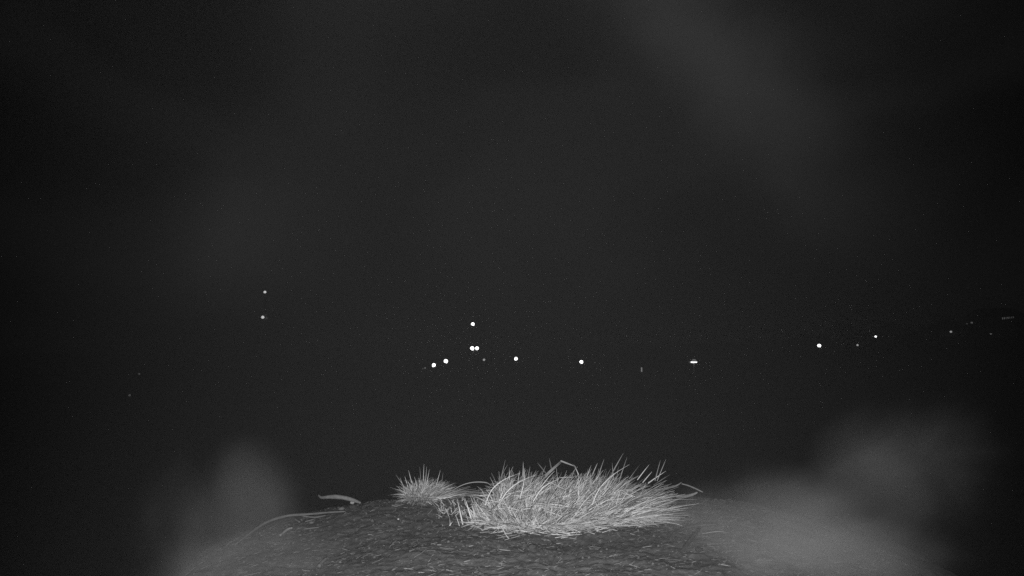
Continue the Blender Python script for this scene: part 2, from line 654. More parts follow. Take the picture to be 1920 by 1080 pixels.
# flattened straw between the two tufts
for i in range(46):
    p = ground_at(rs.uniform(842, 925), rs.uniform(909, 932))
    m1 = MB()
    sliver(m1, p.x, p.y, rs.uniform(0.06, 0.17), rs.uniform(0.0018, 0.003), rs.gauss(0.05, 0.35), rs.uniform(-.05, 0.18), rs.uniform(-.5, .5))
    on_nest(m1, 'straw', M_STRAWB if i % 3 == 0 else M_STRAW)
# the arched dead stalk and the bent twig by the small tuft
px_stick([(845, 921, 2.2), (868, 909, 2.2), (890, 904, 2.2), (912, 905, 2.19), (921, 911, 2.17)], [0.0012, 0.0016, 0.002, 0.002, 0.0012], M_STRAWB)
px_stick([(803, 936, 2.1), (812, 945, 2.06), (819, 953, 2.02), (823, 963, 1.97), (823, 972, 1.93)], [0.001, 0.0015, 0.0017, 0.0017, 0.0016], M_STRAWB)
px_stick([(820, 973, 1.93), (845, 977, 1.91), (864, 979, 1.9)], [0.0012, 0.0018, 0.0014], M_STRAWB)
px_stick([(846, 991, 1.85), (868, 987, 1.86), (886, 983, 1.87)], [0.002, 0.0035, 0.003], M_STRAWB)


def clod(px, py, r, mat):
    p = ground_at(px, py)
    mb = MB()
    mb.ball((0, 0, 0), r, r * 0.8, r * 0.65, 12, 8)
    mb.v = [tuple(Vector(q) * (1 + 0.35 * noise.noise(Vector(q) * (1.6 / r) + Vector((px, 0, 0))))) for q in mb.v]
    mb.v = [(q[0] + p.x, q[1] + p.y, q[2] + p.z + r * 0.3) for q in mb.v]
    on_nest(mb, 'clod', mat, True)


clod(1310, 1033, 0.010, M_CRUMB)
clod(998, 1028, 0.011, M_CRUMB)
clod(984, 1024, 0.008, M_CRUMB)
clod(747, 974, 0.0035, M_FRAME)
clod(712, 929, 0.006, M_CRUMB)
clod(690, 931, 0.007, M_CRUMB)
clod(661, 953, 0.012, M_CRUMB)
clod(640, 956, 0.010, M_CRUMB)
clod(584, 981, 0.007, M_CRUMB)

# ------------------------------------------------------------------ grass tufts
def blade_geo(root, d, L, w, bend, kink=None, seg=6, rnd=random):
    """A ribbon blade: root point, unit direction, length, width, bend vector added with the square of the way along."""
    d = Vector(d).normalized()
    pts = []
    for i in range(seg + 1):
        s = i / seg
        p = Vector(root) + d * (L * s) + Vector(bend) * (L * s * s)
        if kink and s > kink[0]:
            p += Vector(kink[1]) * (L * (s - kink[0]))
        pts.append(p)
    side = d.cross(Vector((rnd.uniform(-.5, .5), 1.0, rnd.uniform(-.4, .4))))
    if side.length < 0.1:
        side = Vector((1, 0, 0))
    side.normalize()
    nrm = d.cross(side).normalized()
    vs, fs = [], []
    tw = rnd.uniform(-0.9, 0.9)
    for i, p in enumerate(pts):
        s = i / seg
        ww = w * 0.5 * (0.75 + 0.6 * s - 1.33 * s ** 2.2)
        sd = (side * math.cos(tw * s) + nrm * math.sin(tw * s))
        vs.append(tuple(p - sd * max(ww, 0.00025)))
        vs.append(tuple(p + sd * max(ww, 0.00025)))
    for i in range(seg):
        fs.append((2 * i, 2 * i + 1, 2 * i + 3, 2 * i + 2))
    return vs, fs


def make_tuft(tuft, blades, n_parts):
    """blades: list of (score, args). The ones that show largest are parts, the rest one joined part."""
    inv = Matrix.Translation(-tuft.location)
    blades.sort(key=lambda b: -b[0])
    for sc_, (vs, fs) in blades[:n_parts]:
        mb = MB()
        mb.add(vs, fs)
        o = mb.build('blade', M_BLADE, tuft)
        o.matrix_parent_inverse = inv
    mb = MB()
    for sc_, (vs, fs) in blades[n_parts:]:
        mb.add(vs, fs)
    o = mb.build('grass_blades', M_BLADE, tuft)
    o.matrix_parent_inverse = inv
    tag(o, kind='stuff')


rg = random.Random(3)


def rim_limit(x, y):
    dx, dy = x - NX, y - NY
    return math.hypot(dx, dy) < NR * 1.0


# large tuft: a comb of blades leaning one way, fanning out low at its far end
big = []
BX, BY = 0.17, 2.02


def front_line(x):
    return np.interp(x, [-0.14, -0.04, 0.10, 0.30, 0.42, 0.50], [1.89, 1.825, 1.79, 1.835, 1.94, 2.06])


def back_line(x):
    return np.interp(x, [-0.14, -0.05, 0.08, 0.30, 0.45, 0.50], [1.97, 2.17, 2.24, 2.24, 2.18, 2.10])


for i in range(7000):
    x = rg.uniform(-0.125, 0.440)
    if x < -0.055 and rg.random() < 0.6:
        continue
    f0, f1 = front_line(x), back_line(x)
    t = rg.random() ** 1.25                       # 0 at the front edge, 1 at the back
    y = f0 + (f1 - f0) * t
    clump = noise.noise(Vector((x * 17, y * 17, 3.3)))
    if clump < -0.14 + 0.10 * t and rg.random() < 0.85:
        continue
    u = (x - BX) / 0.30
    hum = 0.040 * max(0, 1 - u * u) * 4 * t * (1 - t)
    z = nest_z(x, y) + hum * rg.random()
    sway = noise.noise(Vector((x * 9, y * 9, 8.0)))
    lean = 0.34 + 0.34 * u + 0.55 * sway + rg.gauss(0, 0.24)
    if x < -0.05:
        lean = rg.gauss(0.08, 0.35)
    fwd = 0.30 * noise.noise(Vector((x * 8, y * 8, 21.0))) + rg.gauss(-0.05, 0.25)
    up = 1.0
    if t < 0.16:
        fwd -= rg.uniform(0.0, 0.5)
        up = rg.uniform(0.35, 1.0)
    if u > 0.5:
        lean += rg.uniform(0, 1.0) * (u - 0.3)
        up *= rg.uniform(0.45, 1.0)
    d = Vector((lean, fwd, up))
    L = rg.uniform(0.050, 0.108) * (1.0 + 0.30 * max(0, u)) * (0.85 + 0.3 * (clump + 0.3))
    if x < -0.06:
        L *= 0.72
    if rg.random() < 0.05:
        L *= 1.25
    bend = Vector((d.x * 0.30 + 0.08, d.y * 0.3, -rg.uniform(0.0, 0.28)))
    kink = None
    if rg.random() < 0.09:
        kink = (rg.uniform(0.4, 0.75), Vector((rg.uniform(-0.6, 1.2), rg.uniform(-.5, .5), -rg.uniform(0.7, 1.4))))
    w = rg.uniform(0.0014, 0.0035)
    big.append((L * w * 1e3 * (1.3 - 0.8 * t), blade_geo((x, y, z - 0.003), d, L, w, bend, kink, 5, rg)))
# fallen blades lying across at all angles inside the tuft
for i in range(420):
    x = rg.uniform(-0.10, 0.44)
    f0, f1 = front_line(x), back_line(x)
    y = f0 + (f1 - f0) * rg.random()
    d = Vector((rg.gauss(0.3, 1), rg.gauss(0, .7), rg.uniform(-0.15, 0.6)))
    L = rg.uniform(0.04, 0.10)
    big.append((L * 3, blade_geo((x, y, nest_z(x, y) + rg.uniform(0.01, 0.07)), d, L, rg.uniform(0.002, 0.0036), (0, 0, -0.08), None, 4, rg)))
# low sprays at the front foot
for i in range(380):
    x = rg.uniform(-0.11, 0.36)
    y = front_line(x) + rg.uniform(-0.015, 0.03)
    d = Vector((rg.gauss(0.45 if x > 0.1 else -0.35, 0.7), rg.gauss(-0.45, 0.35), rg.uniform(0.03, 0.45)))
    L = rg.uniform(0.035, 0.095)
    big.append((L * 3.2, blade_geo((x, y, nest_z(x, y) + 0.003), d, L, rg.uniform(0.0018, 0.0034), (0.08, 0, -rg.uniform(0.05, 0.22) * d.normalized().z), None, 5, rg)))
# thin short growth and broken bits blending the foot into the soil
for i in range(620):
    x = rg.uniform(-0.14, 0.46)
    y = front_line(x) - abs(rg.gauss(0, 0.035))
    d = Vector((rg.gauss(0.2, 0.9), rg.gauss(-0.2, 0.6), rg.uniform(0.0, 0.55)))
    L = rg.uniform(0.012, 0.055)
    big.append((L * 2, blade_geo((x, y, nest_z(x, y) + 0.002), d, L, rg.uniform(0.0012, 0.0024), (0.0, 0, -0.3 * d.normalized().z), None, 4, rg)))
# the far end fans out low
for i in range(230):
    x, y = rg.uniform(0.27, 0.43), rg.uniform(1.90, 2.12)
    d = Vector((1.0, rg.gauss(-0.18, 0.25), rg.uniform(0.0, 0.7)))
    L = rg.uniform(0.035, 0.095)
    big.append((L * 3.5, blade_geo((x, y, nest_z(x, y) + 0.008), d, L, rg.uniform(0.0018, 0.0036), (0.1, 0, rg.uniform(-0.12, 0.12)), None, 6, rg)))
# tall single blades standing out of the outline, placed as in the photograph
for (x0, y0, x1, y1, Y, w) in [(938, 905, 947, 862, 2.06, .0035), (936, 900, 951, 871, 2.06, .003), (955, 900, 955, 876, 2.05, .003), (981, 895, 981, 866, 2.06, .0028),
                               (1024, 888, 1008, 867, 2.05, .0042), (1035, 884, 1030, 859, 2.05, .004), (1016, 890, 1023, 873, 2.05, .003),
                               (1012, 905, 1052, 865, 2.02, .0045), (1138, 905, 1167, 850, 2.04, .0038), (1160, 905, 1175, 857, 2.04, .0034),
                               (1120, 898, 1132, 861, 2.06, .003), (1100, 895, 1108, 872, 2.05, .003), (1085, 890, 1076, 870, 2.06, .003), (1110, 892, 1120, 868, 2.06, .0032),
                               (1180, 898, 1200, 869, 2.05, .003), (1195, 900, 1216, 871, 2.06, .003), (1228, 902, 1238, 862, 2.07, .0036), (1232, 902, 1248, 861, 2.07, .0034),
                               (1225, 910, 1254, 890, 2.07, .003), (1215, 906, 1247, 883, 2.07, .003), (1150, 900, 1148, 868, 2.06, .003), (1205, 905, 1222, 884, 2.05, .003),
                               (1270, 926, 1205, 948, 1.98, .003), (1215, 972, 1254, 957, 1.92, .0035), (1160, 960, 1240, 930, 1.95, .0036), (1130, 952, 1180, 925, 1.95, .0036),
                               (868, 985, 857, 932, 1.87, .0048), (886, 982, 873, 935, 1.87, .0045), (896, 980, 884, 941, 1.87, .0036), (905, 978, 893, 946, 1.87, .004),
                               (893, 982, 886, 950, 1.86, .0034), (880, 984, 870, 950, 1.86, .003), (915, 975, 901, 938, 1.88, .0036), (925, 972, 907, 945, 1.88, .0036),
                               (832, 995, 829, 982, 1.85, .003), (845, 990, 843, 970, 1.85, .003), (838, 992, 848, 978, 1.85, .003), (862, 988, 855, 965, 1.86, .003),
                               (823, 995, 812, 997, 1.84, .003), (846, 992, 815, 996, 1.85, .003)]:
    p0, p1 = at(x0, y0, Y), at(x1, y1, Y + rg.uniform(-0.03, 0.03))
    d = p1 - p0
    big.append((9, blade_geo(p0, d, d.length, w, (d.normalized().x * 0.06, 0, 0), None, 6, rg)))
# long blades arching over
def arch(pix, w):
    P = [at(px, py, Y) for px, py, Y in pix]
    Q = []
    m = len(P)
    for i in range(m - 1):
        p0, p1, p2, p3 = P[max(i - 1, 0)], P[i], P[i + 1], P[min(i + 2, m - 1)]
        for k in range(3):
            t = k / 3
            Q.append(0.5 * ((2 * p1) + (p2 - p0) * t + (2 * p0 - 5 * p1 + 4 * p2 - p3) * t * t + (3 * p1 - p0 - 3 * p2 + p3) * t ** 3))
    Q.append(P[-1])
    vs, fs = [], []
    for i, p in enumerate(Q):
        tn = (Q[min(i + 1, len(Q) - 1)] - Q[max(i - 1, 0)]).normalized()
        sd = tn.cross(Vector((0.2, 1, 0.15))).normalized()
        ww = max(0.0003, w * 0.5 * (1 - (i / (len(Q) - 1)) ** 2.5))
        vs += [tuple(p - sd * ww), tuple(p + sd * ww)]
    for i in range(len(Q) - 1):
        fs.append((2 * i, 2 * i + 1, 2 * i + 3, 2 * i + 2))
    return vs, fs


for pix, w in [([(910, 948, 1.88), (921, 920, 1.88), (944, 900, 1.90), (975, 887, 1.93)], .0046), ([(934, 952, 1.86), (948, 925, 1.86), (973, 904, 1.87), (1006, 890, 1.9)], .0044),
               ([(957, 946, 1.84), (968, 918, 1.85), (994, 897, 1.87), (1020, 889, 1.9)], .004), ([(921, 985, 1.83), (931, 950, 1.84), (959, 926, 1.85), (992, 914, 1.86)], .004),
               ([(1000, 940, 1.81), (1018, 914, 1.82), (1048, 898, 1.84)], .004), ([(1045, 952, 1.80), (1058, 922, 1.81), (1082, 903, 1.84)], .0042),
               ([(1110, 947, 1.81), (1124, 916, 1.83), (1150, 890, 1.86), (1180, 871, 1.9)], .0042), ([(1178, 950, 1.86), (1214, 925, 1.88), (1250, 917, 1.9), (1277, 905, 1.9)], .0055),
               ([(1188, 976, 1.84), (1238, 961, 1.86), (1268, 945, 1.88)], .004), ([(1148, 986, 1.80), (1200, 970, 1.83), (1252, 962, 1.86)], .004),
               ([(905, 962, 1.86), (925, 985, 1.82), (948, 996, 1.79), (966, 999, 1.78)], .0042), ([(918, 968, 1.84), (930, 982, 1.81), (944, 992, 1.79)], .005),
               ([(1080, 962, 1.79), (1105, 930, 1.80), (1138, 905, 1.84)], .004), ([(1020, 975, 1.78), (1030, 940, 1.79), (1050, 915, 1.81), (1078, 905, 1.84)], .0036),
               ([(1130, 975, 1.79), (1170, 945, 1.82), (1215, 925, 1.86)], .004), ([(985, 968, 1.79), (1012, 935, 1.80), (1040, 922, 1.83)], .0036),
               ([(1072, 990, 1.77), (1105, 1000, 1.75), (1150, 1001, 1.76), (1200, 1007, 1.74)], .003), ([(1130, 985, 1.79), (1180, 986, 1.79), (1245, 981, 1.82)], .003),
               ([(1160, 955, 1.82), (1215, 952, 1.85), (1262, 958, 1.87)], .0034), ([(975, 935, 1.83), (982, 905, 1.86), (984, 878, 1.9)], .004)]:
    big.append((9, arch(pix, w * 0.62)))
# the broken stalk arching over the top
big.append((9, blade_geo(at(1022, 892, 2.0), at(1052, 864, 2.0) - at(1022, 892, 2.0), (at(1052, 864, 2.0) - at(1022, 892, 2.0)).length, 0.0075, (0, 0, 0), None, 6, rg)))
big.append((9, blade_geo(at(1051, 864, 2.0), at(1080, 875, 2.0) - at(1051, 864, 2.0), (at(1080, 875, 2.0) - at(1051, 864, 2.0)).length, 0.006, (0, 0, 0), None, 6, rg)))
t1 = thing('grass_tuft', 'broad thick tuft of pale dry grass leaning sideways in the middle of the nest', 'grass', (BX, BY, nest_z(BX, BY)), 'grass tufts growing in the stork nest')
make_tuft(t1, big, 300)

# small tuft near the far rim
small = []
q0 = ground_at(791, 936)
SX, SY = q0.x, q0.y
for i in range(1250):
    a = rg.uniform(0, 2 * math.pi)
    r = 0.058 * math.sqrt(rg.random())
    x, y = SX + r * 1.05 * math.cos(a), SY + r * 1.0 * math.sin(a)
    out = r / 0.058
    d = Vector((math.cos(a) * (0.08 + 0.38 * out) + 0.08 + rg.gauss(0, 0.22), math.sin(a) * (0.2 + 0.5 * out) - 0.08 + rg.gauss(0, 0.2), 1.0 - 0.3 * out * rg.random()))
    L = rg.uniform(0.042, 0.074)
    if math.sin(a) < -0.4 and out > 0.7:
        d.z *= rg.uniform(0.1, 0.9)
        L *= 0.8
    if rg.random() < 0.05:
        L *= 1.2
    small.append((L * 10 * (1.2 - math.sin(a)), blade_geo((x, y, nest_z(x, y) + 0.034 * rg.random() * (1 - 0.8 * out)), d, L, rg.uniform(0.0014, 0.0027),
                                    (d.x * 0.55 + 0.08, d.y * 0.3, -rg.uniform(0.10, 0.55)), None, 5, rg)))
for i in range(20):      # blades lying out towards the large tuft
    x, y = SX + rg.uniform(0.03, 0.09), SY + rg.uniform(-0.06, 0.03)
    d = Vector((1, rg.gauss(-0.05, 0.22), rg.uniform(0.0, 0.40)))
    L = rg.uniform(0.04, 0.12)
    small.append((L * 9, blade_geo((x, y, nest_z(x, y) + 0.006), d, L, rg.uniform(0.0018, 0.003), (0, 0, -0.12 * d.normalized().z), None, 5, rg)))
for (x0, y0, x1, y1) in [(790, 912, 787, 875), (793, 912, 795, 870), (797, 914, 800, 875), (799, 914, 805, 880), (760, 915, 742, 890), (772, 905, 766, 882),
                         (828, 906, 831, 885), (818, 910, 826, 881), (758, 918, 750, 895), (765, 914, 759, 893)]:
    p0, p1 = at(x0, y0, SY), at(x1, y1, SY)
    d = p1 - p0
    small.append((9, blade_geo(p0, d, d.length, 0.0024, (0, 0, 0), None, 5, rg)))
t2 = thing('grass_tuft', 'small round spiky tuft of pale grass near the thick curved jutting stick', 'grass', (SX, SY, nest_z(SX, SY)), 'grass tufts growing in the stork nest')
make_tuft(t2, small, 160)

# a low sparse sprig between the two tufts
sp = []
for i in range(90):
    p = ground_at(rg.uniform(822, 875), rg.uniform(938, 972))
    d = Vector((rg.gauss(0, 0.5), rg.gauss(0, 0.4), rg.uniform(0.3, 1)))
    L = rg.uniform(0.015, 0.04)
    sp.append((L, blade_geo(p, d, L, rg.uniform(0.0014, 0.0024), (0.1, 0, -0.2), None, 4, rg)))
p = ground_at(848, 956)
t3 = thing('grass_sprig', 'sparse short sprouts of grass on the soil between the two tufts', 'grass', p)
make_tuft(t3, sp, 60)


# ------------------------------------------------------------------ village lights
def street_lamp(px, py, Y, dpx, mat, label, pole_r=0.06, ring=None, twin=None, group='street lamps in the dark village', name='street_lamp'):
    c = at(px, py, Y)
    r = size_at(dpx * 0.85, Y) / 2
    gz = ground_z(c.x, c.y)
    t = thing(name, label, 'street lamp', (c.x, c.y, gz), group)
    h = c.z - gz
    mb = MB()
    mb.tube([(0, 0, -0.2), (0, 0, h - r * 0.9)], [pole_r * 1.3, pole_r * 0.8], 8)
    mb.tube([(0, 0, 0.0), (0, 0, 0.7)], [pole_r * 1.9, pole_r * 1.9], 8)
    mb.build('pole', M_METAL, t)
    mb = MB()
    mb.tube([(0, 0, h - r * 1.05), (0, 0, h - r * 0.75)], [r * 0.35, r * 0.45], 12)
    mb.build('collar', M_METAL, t)
    mb = MB()
    k = (px * 7.13) % 1.0
    mb.ball((0, 0, h), r * (0.94 + 0.1 * k), r, r * (1.0 - 0.12 * k), 16, 12)
    mb.ball(((k - 0.5) * r, 0, h - r * 0.55), r * 0.62, r * 0.62, r * 0.5, 12, 8)
    mb.build('globe', mat, t, True)
    if twin:
        mb = MB()
        r2 = r * twin[1]
        dx = twin[0]
        mb.ball((dx, 0, h), r2, r2, r2, 16, 12)
        mb.build('globe', mat, t, True)
        mb = MB()
        mb.tube([(0, 0, h - r * 1.0), (dx * 0.5, 0, h - r * 1.35), (dx, 0, h - r2 * 0.95)], [0.04, 0.04, 0.04], 6)
        mb.build('arm', M_METAL, t)
    return t


street_lamp(886.5, 607.5, 128, 7.6, G_FULL, 'tall lamp shining high above the bright double lamp', 0.09)
street_lamp(885.5, 653, 92, 9.0, G_FULL, 'bright twin lamp of two touching lit globes below the tall lamp', 0.08, twin=(size_at(8.8, 92), 0.86))
street_lamp(836, 677, 84, 9.0, G_FULL, 'bright round lamp second from the low end of the sloping lamp row', 0.07)
street_lamp(813.5, 684.5, 78, 8.2, G_FULL, 'bright round lamp beside the two faintest lights, lowest of the bright ones', 0.07)
street_lamp(967.5, 672.5, 88, 7.6, G_FULL, 'lone round white lamp between the twin lamp and the wide village gap', 0.07)
street_lamp(1090, 678.5, 84, 7.8, G_FULL, 'lone bright lamp midway between the tall lamp and the shaded lamp', 0.07)
street_lamp(907.5, 674.5, 140, 5.2, G_MID, 'small dim lamp just below the bright twin lamp', 0.08)
street_lamp(797, 690, 110, 3.8, G_LOW, 'faint lamp next to the lowest bright lamp of the sloping row', 0.05)
street_lamp(793, 691, 118, 3.0, G_VLOW, 'very faint lamp at the low end of the sloping row', 0.05)
street_lamp(1536, 648, 96, 7.4, G_FULL, 'brightest lamp on the rising dark slope', 0.07)
street_lamp(1608, 647, 120, 4.2, G_MID, 'dim elongated lamp between two brighter ones on the slope', 0.06)
street_lamp(1642, 631, 130, 4.4, G_FULL, 'small bright lamp on the dark slope beneath the trees', 0.06)
street_lamp(1783, 622, 150, 4.4, G_MID, 'single small dim lamp halfway up the dark hill', 0.06)
street_lamp(1822, 605, 185, 4.0, G_LOW, 'faint lamp on the ridge with a fainter one at its side', 0.06)
street_lamp(1813, 607, 190, 3.2, G_VLOW, 'barely visible lamp at the side of the faint ridge lamp', 0.06)
street_lamp(1858, 626, 140, 3.4, G_LOW, 'faint lone light low on the hill below the row of windows', 0.06)
street_lamp(1893, 585, 205, 4.0, G_LOW, 'faint lamp above the row of lit windows on the ridge', 0.06)
street_lamp(1914, 592, 200, 3.4, G_VLOW, 'barely visible lamp at the outer end of the ridge', 0.06)
street_lamp(1161, 665, 160, 3.2, G_LOW, 'tiny faint light above and between the lit doorway and lone bright lamp', 0.06)
street_lamp(243, 741, 46, 5.0, G_VLOW, 'faint lone light far off by itself low in the dark field', 0.05)
street_lamp(261, 701, 70, 4.0, G_VLOW, 'barely visible light over the faint lone light in the dark field', 0.05)


# mast with two lights one above the other (the lower has a tiny second one)
def mast():
    Y = 150
    top = at(499, 548, Y)
    low = at(495, 595, Y)
    gz = ground_z(top.x, top.y)
    t = thing('light_mast', 'slim dark mast carrying two small lights one above the other, away from the village', 'mast', (top.x, top.y, gz))
    H = top.z - gz
    w = 0.45
    for sx in (-1, 1):
        for sy in (-1, 1):
            mb = MB()
            mb.tube([(sx * w * 1.4, sy * w * 1.4, -0.2), (sx * 0.16, sy * 0.16, H - 0.4)], 0.05, 6)
            mb.build('leg', M_METAL, t)
    mb = MB()
    n = 16
    for i in range(n):
        z0, z1 = H * i / n, H * (i + 1) / n
        a0 = w * 1.4 + (0.16 - w * 1.4) * i / n
        a1 = w * 1.4 + (0.16 - w * 1.4) * (i + 1) / n
        for (ax, ay), (bx, by) in (((-1, -1), (1, -1)), ((1, -1), (1, 1)), ((1, 1), (-1, 1)), ((-1, 1), (-1, -1))):
            mb.tube([(ax * a0, ay * a0, z0), (bx * a1, by * a1, z1 - 0.4)], 0.02, 4)
    mb.build('bracing', M_METAL, t)
    for p, dpx, m in ((top, 4.8, G_MAST), (low, 5.4, G_MAST), (at(502.5, 596.5, Y), 3.0, G_VLOW)):
        r = size_at(dpx, Y) / 2
        mb = MB()
        mb.ball((p.x - top.x, -0.75, p.z - gz), r, r, r, 14, 10)
        l = mb.build('lamp', m, t, True)
        mb = MB()
        mb.tube([(0, 0, p.z - gz - r * 0.2), (p.x - top.x, -0.75, p.z - gz - r * 0.95)], 0.04, 6)
        mb.build('bracket', M_METAL, t)


mast()


# wide lamp under a dome shade, its tray bright and the shade glowing dimly
def shaded_lamp():
    Y = 80
    c = at(1301, 679, Y)
    gz = ground_z(c.x, c.y)
    t = thing('shaded_lamp', 'wide lamp with a bright flat rim under a dim dome shade at the slope foot', 'street lamp', (c.x, c.y, gz))
    h = c.z - gz
    mb = MB()
    mb.tube([(0, 0, -0.2), (0, 0, h - 0.14)], [0.09, 0.06], 8)
    mb.build('pole', M_METAL, t)
    mb = MB()
    R0 = size_at(11.5, Y) / 2
    mb.ball((0.04, 0, h), R0 * 0.88, R0 * 0.8, R0 * 1.0, 20, 8, z0=0.15)
    mb.build('dome_shade', G_LOW, t, True)
    mb = MB()
    mb.ball((0, 0, h), R0 * 1.08, R0, 0.10, 20, 8)
    mb.ball((R0 * 0.45, 0, h + 0.05), R0 * 0.4, R0 * 0.4, 0.13, 14, 8)
    mb.build('light_tray', G_FULL, t, True)
    mb = MB()
    mb.ball((-size_at(8, Y), 0, h), 0.11, 0.11, 0.16, 10, 6)
    mb.build('side_glow', G_VLOW, t, True)
    mb = MB()
    mb.tube([(0, 0, h - 0.12), (-size_at(8, Y), 0, h - 0.15)], 0.03, 5)
    mb.build('arm', M_METAL, t)


shaded_lamp()


def house(x, y, w, d, hwall, hroof, rz, label, windows, group=None, name='house'):
    """windows: (x, z, w, h, material or None) on the side that faces the nest."""
    t = thing(name, label, 'house', (x, y, ground_z(x, y)), group)
    t.rotation_euler = (0, 0, rz)
    mb = MB()
    mb.box(-w / 2, w / 2, -d / 2, d / 2, -1.5, hwall)
    mb.add([(-w / 2, -d / 2, hwall), (-w / 2, d / 2, hwall), (-w / 2, 0, hwall + hroof),
            (w / 2, -d / 2, hwall), (w / 2, d / 2, hwall), (w / 2, 0, hwall + hroof)], [(0, 2, 1), (3, 4, 5)])
    mb.build('wall', M_WALL, t)
    mb = MB()
    e = 0.35
    k = hroof / (d / 2)
    for s in (-1, 1):
        mb.add([(-w / 2 - e, s * (d / 2 + e), hwall - e * k + 0.02), (w / 2 + e, s * (d / 2 + e), hwall - e * k + 0.02), (w / 2 + e, 0, hwall + hroof + 0.02), (-w / 2 - e, 0, hwall + hroof + 0.02),
                (-w / 2 - e, s * (d / 2 + e), hwall - e * k + 0.18), (w / 2 + e, s * (d / 2 + e), hwall - e * k + 0.18), (w / 2 + e, 0, hwall + hroof + 0.18), (-w / 2 - e, 0, hwall + hroof + 0.18)],
               [(0, 1, 2, 3), (4, 7, 6, 5), (0, 4, 5, 1), (1, 5, 6, 2), (3, 2, 6, 7), (0, 3, 7, 4)])
    rf = mb.build('roof', M_ROOF, t)
    mb = MB()
    mb.box(w * 0.2, w * 0.2 + 0.5, -0.25, 0.25, hwall + hroof * 0.6, hwall + hroof + 0.9)
    mb.build('chimney', M_CONC, rf)
    for (wx, wz, ww, wh, m) in windows:
        mb = MB()
        y0 = -d / 2
        b = 0.07
        for (a0, a1, c0, c1) in ((wx - ww / 2 - b, wx + ww / 2 + b, wz + wh / 2, wz + wh / 2 + b), (wx - ww / 2 - b, wx + ww / 2 + b, wz - wh / 2 - b, wz - wh / 2),
                                 (wx - ww / 2 - b, wx - ww / 2, wz - wh / 2, wz + wh / 2), (wx + ww / 2, wx + ww / 2 + b, wz - wh / 2, wz + wh / 2)):
            mb.box(a0, a1, y0 - 0.06, y0 + 0.01, c0, c1)
        fr = mb.build('window', M_FRAME, t)
        mb = MB()
        mb.box(wx - ww / 2, wx + ww / 2, y0 - 0.03, y0 + 0.012, wz - wh / 2, wz + wh / 2)
        mb.build('pane', m, fr)
    return t


M_GLASS = material('dark_window_glass', 0.02, 0.03, 2, 0.15)
# house with one tall narrow lit window
Y = 72
c = at(1203, 693, Y)
gz = ground_z(c.x + 0.9, c.y + 3.5)
house(c.x + 0.9, c.y + 3.5, 6.2, 6.9, 7.6, 1.6, 0.0, 'dark house with one narrow upright lit window beneath the village lamps',
      [(-0.9, c.z - gz, size_at(2.6, Y), size_at(8, Y), glow('lit_window', 0.16)), (1.4, c.z - gz, 1.0, 1.2, M_GLASS), (1.4, c.z - gz - 3, 1.0, 1.2, M_GLASS), (-0.9, c.z - gz - 3, 1.0, 1.2, M_GLASS)])
# long building on the ridge with a dotted row of lit windows
Y = 195
c0, c1 = at(1883, 597, Y), at(1897, 595, Y)
cx = (c0.x + c1.x) / 2
gz = ground_z(cx, Y + 5)
wins = []
g_row = glow('row_window', 0.10)
g_row2 = glow('row_window_faint', 0.05)
for i in range(7):
    wins.append((-1.85 + i * 0.62, c0.z - gz + 0.06 * i, size_at(1.9, Y), size_at(3.4, Y), g_row if i in (0, 1, 3) else g_row2))
house(cx, Y + 5, 12, 9.9, max(3.2, c0.z - gz + 1.2), 2.4, 0.0, 'dark long building on the ridge with a dotted row of small lit windows', wins)


# ------------------------------------------------------------------ winter trees along the ridge and by the village
def tree_meshes(seed):
    r = random.Random(seed)
    tr, cr = MB(), MB()
    H = r.uniform(7, 10)
    tr.tube([(0, 0, -0.5), (0.1, 0, H * 0.3), (r.uniform(-.3, .3), r.uniform(-.3, .3), H * 0.62), (r.uniform(-.5, .5), 0, H * 0.9)], [0.3, 0.22, 0.14, 0.03], 7)
    for i in range(20):
        a = r.uniform(0, 6.283)
        z0 = H * r.uniform(0.25, 0.8)
        L = H * r.uniform(0.2, 0.38) * (1.15 - 0.6 * z0 / H)
        e = Vector((math.cos(a) * L, math.sin(a) * L, z0 + L * r.uniform(0.35, 0.9)))
        s = Vector((0, 0, z0))
        tr.tube([s, s.lerp(e, 0.5) + Vector((0, 0, -0.1 * L)), e], [0.09, 0.055, 0.02], 5)
        for k in range(64):
            t = r.uniform(0.35, 1.1)
            p = s.lerp(e, t) + Vector((r.gauss(0, .33), r.gauss(0, .33), r.gauss(0.1, .33)))
            d = Vector((r.gauss(0, 1), r.gauss(0, 1), r.gauss(0.6, 1))).normalized()
            q = p + d * r.uniform(0.35, 0.8)
            side = d.cross(Vector((r.gauss(0, 1), r.gauss(0, 1), r.gauss(0, 1)))).normalized() * r.uniform(0.03, 0.08)
            cr.add([tuple(p - side), tuple(p + side), tuple(q + side * 0.4), tuple(q - side * 0.4)], [(0, 1, 2, 3)])
    return tr.mesh('trunk', M_TRUNK), cr.mesh('crown', M_TWIG)


protos = [tree_meshes(s) for s in (1, 2, 3, 4)]
rt = random.Random(9)


def tree(x, y, s, label, group):
    tm, cm = protos[rt.randrange(4)]
    t = thing('tree', label, 'tree', (x, y, ground_z(x, y)), group)
    t.rotation_euler = (0, 0, rt.uniform(0, 6.28))
    t.scale = (s, s, s)
    for nm, me in (('trunk', tm), ('crown', cm)):
        o = bpy.data.objects.new(nm, me)
        COL.objects.link(o)
        o.parent = t
    return t


